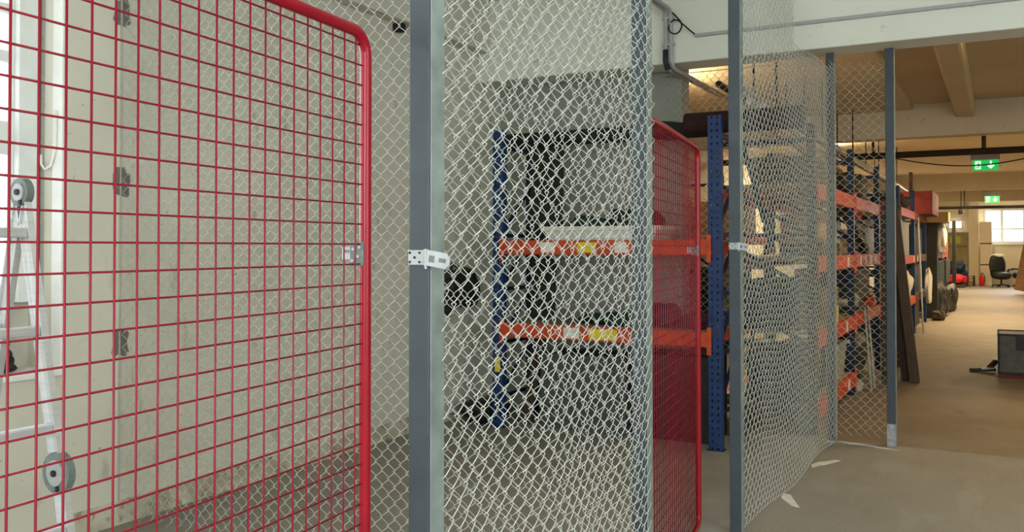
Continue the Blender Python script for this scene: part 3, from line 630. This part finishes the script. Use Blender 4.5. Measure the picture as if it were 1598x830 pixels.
plank('stand', 'thin dark post standing at the far end of the farthest rack', 'post', (-1.12, 28.2, .003), (-1.12, 28.2, 2.25), .10, .10, 'black', (0, 1, 0))
sack('cloth_bundle', 'black sack on the floor between the middle and farthest racks', 'sack', (-1.2, 21.9, .33), (.5, .9, .76), 'black', 63)

# ------------------------------------------------------------------ step ladder
lx, ly0, ly1 = -2.68, 1.35, 1.73
ld = thing('step_ladder', 'aluminium folding ladder standing as an A frame by the window behind the near gate', 'ladder', (lx, (ly0 + ly1) / 2, 0))
TOP, MID = 1.672, .824
def lx_at(z, s): return lx + s * (TOP - z) * .225
def hinge(x, y, z, rx, rz, big):
    HR = .044 if big else .062
    p = part(MB().cyl((x, y - .012, z), (x, y + .012, z), HR, 24), 'hinge', 'zinc_dull', ld)
    sub(MB().cyl((x, y - .016, z), (x, y + .016, z), HR * .62, 20), 'hinge_disc', 'zinc', p)
    sub(MB().cyl((x, y - .022, z), (x, y + .022, z), .010, 10).obox((x + .012, y, z - HR * .75), (.010, .036, .016)), 'hinge_pin', 'black', p)
for y in (ly0, ly1): hinge(lx, y, TOP, 0, 0, True)
for s in (1, -1):
    for y in (ly0, ly1):
        hinge(lx_at(MID, s), y, MID, 0, 0, False)
        for za, zb in ((TOP - .03, MID + .045), (MID - .045, .03)):
            # hollow channel: web facing along the rungs, two flanges
            a = Vector((lx_at(za, s), y, za)); b = Vector((lx_at(zb, s), y, zb)); q = Vector((1, 0, s * .225)).normalized()
            m = MB().bar(a, b, .004, .064, (1, 0, 0)) if False else MB()
            for off, w1, h1 in ((q * .022, .022, .004), (q * -.022, .022, .004)): m.bar(a + off, b + off, w1, h1, q)
            m.bar(a, b, .005, .044, q)
            part(m, 'rail', 'alu', ld)
        part(MB().obox((lx_at(.02, s), y, .016), (.075, .03, .032)), 'foot_cap', 'black', ld, bevel=.004)
    for z in (1.545, 1.245, .955, .66, .36, .12):
        x = lx_at(z, s)
        part(MB().box(x - .016, x + .016, ly0, ly1, z - .015, z + .015), 'rung', 'alu', ld, bevel=.004)

# black bag and flap in the window recess
sack('cloth_bag', 'black crumpled bag on the window sill behind the ladder', 'bag', (-4.34, 2.52, WZ0 + .085), (.20, .5, .17), 'black', 71, .2)
tag(MB().bar((-4.42, 2.66, 1.02), (-4.45, 2.66, 1.24), .26, .012, (0, 1, 0)).build('cardboard_flap', 'tan', off=(-4.42, 2.66, 1.02)), 'beige cardboard flap standing over the black bag on the window sill', 'cardboard')
tag(MB().tube([(-4.36, 2.915, 1.98), (-4.35, 2.91, 1.93), (-4.31, 2.905, 1.90), (-4.27, 2.91, 1.92), (-4.24, 2.912, 2.0), (-4.235, 2.913, 2.2)], .007, 8).build('window_cord', 'white', off=(-4.36, 2.915, 1.98), smooth=True), 'white cord looping on the window reveal above the ladder', 'cord')

# ------------------------------------------------------------------ pipes and cables on the white beam
def bend(p, c, q, n=8): return [tuple((1 - t) ** 2 * a + 2 * t * (1 - t) * b + t * t * d for a, b, d in zip(p, c, q)) for t in [i / n for i in range(n + 1)]]
cd = thing('conduit', 'pair of grey conduits dropping down the white beam then running off along the hall', 'conduit', (-2.35, 7.04, 2.95))
for dx, far in ((0, 16.5), (.045, 15.0)):
    x = -2.39 + dx
    pth = [(x + .015, 4.0, 3.44), (x, 6.85, 3.44)] + bend((x, 6.95, 3.44), (x, 7.045, 3.44), (x, 7.045, 3.34)) + [(x, 7.045, 3.10)] + bend((x, 7.045, 3.06), (x + .01, 7.045, 2.96), (x + .01, 7.16, 2.965)) + [(x + .01, 7.45, 2.968), (x + .01, far, 2.968)]
    part(MB().tube(pth, .017, 12), 'pipe', 'pvc', cd, smooth=True)
part(MB().tube([(-2.392, 7.043, 3.12), (-2.392, 7.043, 3.02), (-2.375, 7.05, 2.955)], .0225, 12), 'sleeve', 'pvc_dark', cd, smooth=True)
clip = MB()
for z in (3.38, 3.16): clip.box(-2.42, -2.32, 7.03, 7.07, z - .012, z + .012)
part(clip, 'pipe_clip', 'pvc', cd)
for x, z, r, m, lab in ((-2.15, 2.93, .03, 'pipe_br', 'brown pipe running along the hall ceiling right of the conduits'), (-1.95, 2.86, .04, 'pvc', 'thick grey pipe running along the hall ceiling over the aisle racks'), (-1.75, 2.72, .022, 'steel', 'thin bright pipe running along the hall over the aisle racks')):
    pp = thing('ceiling_pipe', lab, 'pipe', (x, 7.75, z))
    part(MB().cyl((x, 7.75, z), (x, 24, z), r, 12), 'pipe', m, pp)
    for y in (8.2, 10.6, 13.0, 16.0, 19.0): part(MB().box(x - .008, x + .008, y - .01, y + .01, z + r - .004, 3.46), 'hanger', 'pipe_br', pp)
lp = [( -2.335, 7.03, 3.42), (-2.30, 7.025, 3.385), (-2.255, 7.02, 3.33)]
for i in range(25):
    a = math.radians(35) - 2 * PI * i / 24
    lp.append((-2.305 + .055 * math.cos(a), 7.03 + .006 * math.sin(3 * a), 3.295 + .055 * math.sin(a)))
lp += [(-2.22, 7.03, 3.29), (-2.18, 7.035, 3.25), (-2.148, 7.05, 3.222)]
tag(MB().tube(lp, .0062, 8).build('cable_loop', 'cable', off=(-2.33, 7.03, 3.42), smooth=True), 'black cable coiled in a loop on the white beam', 'cable')
tr = thing('cable_trunking', 'slim grey cable trunking along the face of the white beam', 'trunking', (-2.15, 7.06, 3.21))
part(MB().box(-2.15, XR, 7.045, 7.08, 3.20, 3.225), 'channel', 'pvc', tr, bevel=.003)

# ------------------------------------------------------------------ hall: pipes, exit signs, lamps
def cross_pipe(label, y, z, r, x0, x1, rods):
    t = thing('cross_pipe', label, 'pipe', (x0, y, z))
    part(MB().cyl((x0, y, z), (x1, y, z), r, 12), 'pipe', 'pipe_br', t)
    for x in rods: part(MB().box(x - .018, x + .018, y - .012, y + .012, z + r - .004, 3.46), 'hanger', 'pipe_br', t)
    return t
cross_pipe('dark brown pipe crossing the hall just above the nearer exit sign', 15.0, 2.925, .05, -4.1, 4.4, (-1.72, -.2, 2.5))
cross_pipe('dark pipe crossing the hall beyond the second exit sign', 30.0, 2.69, .045, -4.1, 4.4, (-.9, 2.0))
pts = [(-1.45 + 2.2 * i / 24, 14.9, 2.88 - .17 * math.sin(PI * i / 24)) for i in range(25)]
tag(MB().tube(pts, .010, 6).build('sagging_cable', 'pipe_br', off=pts[0], smooth=True), 'thin brown cable sagging under the nearer dark cross pipe', 'cable')
def exit_sign(label, x, y, zg, w, h, hh, mbody):
    t = thing('exit_sign', label, 'sign', (x, y, zg))
    part(MB().box(x - w * .58, x + w * .58, y - .04, y + .06, zg + h, zg + h + hh), 'lamp_housing', mbody, t, bevel=.008)
    pn = part(MB().box(x - w / 2, x + w / 2, y - .01, y + .02, zg, zg + h), 'sign_panel', 'green_sign', t)
    part(MB().cyl((x, y, zg + h + hh - .01), (x, y, 3.47), .012, 8), 'hanger', 'pipe_br', t)
    to3 = lambda a, b, d: (x + a * w, y - .0105 - d, zg + b * h)
    dr = MB().prism([(-.40, .12), (-.17, .12), (-.17, .90), (-.40, .90)], to3, .002); sub(dr, 'door_symbol', 'white_sign', pn)
    t4 = lambda a, b, d: (x + a * w, y - .0128 - d, zg + b * h)
    mn = MB()
    mn.prism([(-.275 + .022 * math.cos(i * PI / 5), .77 + .07 * math.sin(i * PI / 5)) for i in range(10)], t4, .001)
    for poly in ([(-.31, .66), (-.25, .70), (-.235, .44), (-.29, .42)], [(-.29, .44), (-.25, .44), (-.205, .30), (-.23, .24)], [(-.285, .46), (-.25, .40), (-.30, .26), (-.37, .22), (-.37, .29), (-.32, .32)],
                 [(-.31, .66), (-.30, .60), (-.35, .50), (-.37, .54)], [(-.25, .68), (-.255, .60), (-.20, .52), (-.19, .57)]): mn.prism(poly, t4, .001)
    sub(mn, 'running_figure', 'green_sign', pn)
    ar = MB().prism([(.17, .90), (.25, .90), (.25, .44), (.34, .60), (.34, .40), (.21, .14), (.08, .40), (.08, .60), (.17, .44)], to3, .002); sub(ar, 'arrow_symbol', 'white_sign', pn)
exit_sign('nearer green exit sign with running figure and down arrow, under a grey housing', -.18, 15.9, 2.708, .36, .165, .13, 'grey')
exit_sign('farther and smaller green exit sign under a dark housing', -.165, 29.0, 2.775, .37, .19, .16, 'char')
# fluorescent battens: warm ones in the hall, cool ones added unseen to light the near bay
def batten(label, x, y, z, L, along, power, warm):
    t = thing('batten_lamp', label, 'lamp', (x, y, z)); dx, dy = (L / 2, 0) if along == 'x' else (0, L / 2)
    part(MB().box(x - max(dx, .04), x + max(dx, .04), y - max(dy, .04), y + max(dy, .04), z, z + .06), 'housing', 'white', t, bevel=.008)
    part(MB().cyl((x - dx * .96, y - dy * .96, z - .025), (x + dx * .96, y + dy * .96, z - .025), .016, 10), 'lamp_tube', 'tube_warm' if warm else 'tube', t)
    part(MB().cyl((x - dx * .7, y - dy * .7, z + .05), (x - dx * .7, y - dy * .7, CH if y < 7 else 3.46), .008, 6).cyl((x + dx * .7, y + dy * .7, z + .05), (x + dx * .7, y + dy * .7, CH if y < 7 else 3.46), .008, 6), 'suspension', 'white', t)
    a = area('batten_light', (x, y, z - .05), (0, 0, 0), max(2 * dx, .08), max(2 * dy, .08), power * (.36 if warm else 1), WARM if warm else COOL)
    if warm: area('batten_uplight', (x, y, z + .066), (PI, 0, 0), max(2 * dx, .08), max(2 * dy, .08), power * .62, WARM)
    return t
batten('added cool white batten over the aisle behind the camera, out of view', .9, -.8, 3.35, 1.5, 'y', 60, False)
batten('added cool white batten over the aisle beside the first cage, out of view', 1.2, 3.4, 3.45, 1.5, 'y', 22, False)
batten('warm batten lamp behind the white beam', .9, 8.2, 3.28, 1.4, 'x', 110, True)
batten('warm batten lamp over the middle rack', -2.8, 17.2, 3.30, 1.4, 'y', 470, True)
batten('warm batten lamp by the left wall of the hall', -3.35, 9.0, 2.95, 1.2, 'y', 170, True)
batten('warm batten lamp right of the aisle', 2.4, 17.0, 3.25, 1.4, 'y', 470, True)
batten('warm batten lamp between the exit signs', -.2, 21.2, 3.30, 1.4, 'x', 620, True)
batten('warm batten lamp near the second exit sign', -.2, 27.6, 3.30, 1.4, 'x', 620, True)
batten('warm batten lamp nearest the far wall', -1.0, 34.4, 3.30, 1.4, 'x', 620, True)

# ------------------------------------------------------------------ far end of the hall
d = thing('door_1', None, None, (-1.43, YF - .03, 0)); d['kind'] = 'structure'
part(MB().box(-1.80, -1.08, YF - .06, YF + .0, 0, 2.1), 'door_leaf', 'doorm', d, bevel=.006)
part(MB().box(-1.80, -1.12, YF - .07, YF - .055, 1.52, 1.55), 'door_rail', 'dwood', d)
part(MB().box(-1.72, -1.35, YF - .068, YF - .058, 1.66, 1.94), 'door_notice', 'lime', d)
wl = thing('wall_lamp', 'glowing white lamp on the far wall above the olive door', 'lamp', (-1.53, YF - .1, 2.3))
part(MB().box(-1.74, -1.33, YF - .1, YF - .0, 2.29, 2.53), 'diffuser', 'tube', wl, bevel=.02)
part(MB().box(-1.76, -1.31, YF - .04, YF, 2.27, 2.55), 'back_plate', 'white', wl)
cab = thing('wall_cabinet', 'tall stack of three beige cabinets beside the far window', 'cabinet', (-.45, YF - .3, 0))
for z0, z1 in ((0, .80), (.84, 1.63), (1.67, 2.5)):
    b = part(MB().box(-.66, -.24, YF - .45, YF - .02, z0, z1), 'cabinet_body', 'beige', cab, bevel=.01)
    sub(MB().box(-.645, -.255, YF - .465, YF - .448, z0 + .015, z1 - .015), 'cabinet_door', 'beige', b, bevel=.004)
part(MB().box(-.65, -.25, YF - .44, YF - .03, .795, .845).box(-.65, -.25, YF - .44, YF - .03, 1.625, 1.675), 'gap_strip', 'dwood', cab)
ex = thing('fire_extinguisher', 'red fire extinguisher standing on the floor by the beige cabinets', 'extinguisher', (-.60, 39.2, 0))
prof = [(0, .085), (.01, .09), (.34, .09), (.40, .07), (.43, .03), (.47, .025)]
part(MB().tube([(-.60, 39.2, z) for z, r in prof], [r for z, r in prof], 18), 'cylinder', 'brightred', ex, smooth=True)
part(MB().obox((-.60, 39.2, .49), (.06, .03, .03)).bar((-.62, 39.2, .505), (-.52, 39.2, .53), .02, .012), 'valve', 'black', ex)
part(MB().tube([(-.57, 39.2, .48), (-.50, 39.19, .42), (-.495, 39.19, .25), (-.51, 39.19, .12)], .012, 8), 'hose', 'black', ex, smooth=True)
def office_chair(label, x, y, rz, group=None):
    t = thing('office_chair', label, 'chair', (x, y, 0), rz)
    MB().blob((0, 0, .44), (.64, .60, .30), 3, .04, 3).build('seat', 'black', t, smooth=True)
    b = MB().blob((0, .27, .84), (.60, .22, .78), 4, .04, 3).build('backrest', 'black', t, smooth=True)
    MB().cyl((0, 0, .08), (0, 0, .42), .03, 12).build('column', 'black', t)
    for k in range(5):
        a = 2 * PI * k / 5; l = MB().bar((0, 0, .10), (.3 * math.cos(a), .3 * math.sin(a), .07), .04, .04).build('leg', 'black', t)
        MB().cyl((.3 * math.cos(a) - .015, .3 * math.sin(a), .03), (.3 * math.cos(a) + .015, .3 * math.sin(a), .03), .03, 12).build('castor', 'black', l)
    for sx in (-1, 1): MB().tube([(sx * .30, .14, .46), (sx * .34, .10, .66), (sx * .33, -.20, .68)], .034, 8).build('armrest', 'black', t)
office_chair('black office chair below the far window, left one with a pale headrest', .06, 38.5, .5)
office_chair('black office chair below the far window, right one turned away', .74, 39.2, -1.2)
sack('headrest_cover', 'pale cover lying on the backrest of the left office chair', 'cover', (-.06, 38.72, 1.19), (.44, .16, .12), 'cloth_w', 81, .05)
plank('board', 'brown board leaning on the floor before the far window at the right', 'board', (.86, 33.2, .06), (1.14, 33.6, 1.50), .92, .06, 'brown', (0, 1, 0))
sack('cloth_bundle', 'bright red cloth bundle on the floor before the olive door', 'bundle', (-1.42, 37.6, .30), (.62, .8, .38), 'brightred', 83)
plank('low_trolley', 'dark low platform under the red bundle', 'platform', (-1.75, 37.6, .06), (-1.15, 37.6, .06), .8, .12, 'dwood')
sack('cloth_bag', 'dark blue bag piled behind the red bundle before the olive door', 'bag', (-1.42, 38.6, .62), (.66, .6, .70), 'navy', 85)
carton('storage_crate', 'low dark crate under the dark blue bag', 'crate', -1.75, -1.1, 38.3, 38.9, 0, .34, 'black', 'black')
pl = thing('wooden_pallet', 'small wooden pallet pile right of the red bundle at the far wall', 'pallet', (-.98, 39.1, 0))
for k in range(4): part(MB().box(-1.14, -.82, 38.9, 39.3, .06 + k * .10, .10 + k * .10), 'slat', 'wood', pl)
part(MB().box(-1.13, -1.06, 38.9, 39.3, 0, .40).box(-.90, -.83, 38.9, 39.3, 0, .40), 'bearer', 'dwood', pl)
sm = thing('ceiling_hook', 'small dark hook fitting hanging from the far cross pipe', 'hook', (-.98, 29.6, 2.6))
part(MB().cyl((-.98, 29.6, 2.58), (-.98, 29.6, 3.47), .014, 6), 'hanger', 'pipe_br', sm); part(MB().blob((-1.0, 29.6, 2.55), (.12, .1, .16), 5, .1, 2), 'hook_body', 'black', sm, smooth=True)

# ------------------------------------------------------------------ grey flight case on the right
fc = thing('flight_case', 'dark grey case with metal edges on the floor at the right edge of the picture', 'case', (.42, 11.9, 0))
part(MB().box(-.02, .86, 11.75, 12.35, .05, .50), 'body', 'dgrey', fc, bevel=.008)
e = MB()
for x in (-.025, .84):
    for y in (11.745, 12.335): e.box(x, x + .025, y, y + .02, .05, .51)
for y in (11.742, 12.338): e.box(-.02, .86, y, y + .018, .485, .51).box(-.02, .86, y, y + .018, .045, .075)
for x in (-.027, .845): e.box(x, x + .02, 11.75, 12.35, .485, .51)
part(e, 'edge_trim', 'char', fc)
part(MB().box(-.02, .86, 11.76, 12.34, .0, .052), 'base_skid', 'rust', fc)
part(MB().box(.16, .24, 11.735, 11.752, .33, .48), 'latch', 'black', fc); part(MB().box(.28, .37, 11.742, 11.751, .41, .455), 'label_plate', 'sticker_w', fc)
part(MB().box(.2, .86, 11.738, 11.745, .465, .478), 'edge_strip', 'zinc_dull', fc)
tl = thing('hand_tool', 'dark flat tool lying on the floor left of the dark grey case', 'tool', (-.16, 12.25, 0))
part(MB().bar((-.32, 12.2, .02), (-.05, 12.25, .035), .09, .035), 'tool_body', 'char', tl, bevel=.006)
part(MB().bar((-.12, 12.2, .05), (-.04, 12.25, .14), .07, .04), 'handle', 'dwood', tl, bevel=.006)
part(MB().bar((-.20, 12.15, .045), (-.06, 12.18, .06), .03, .02), 'blade', 'zinc', tl)
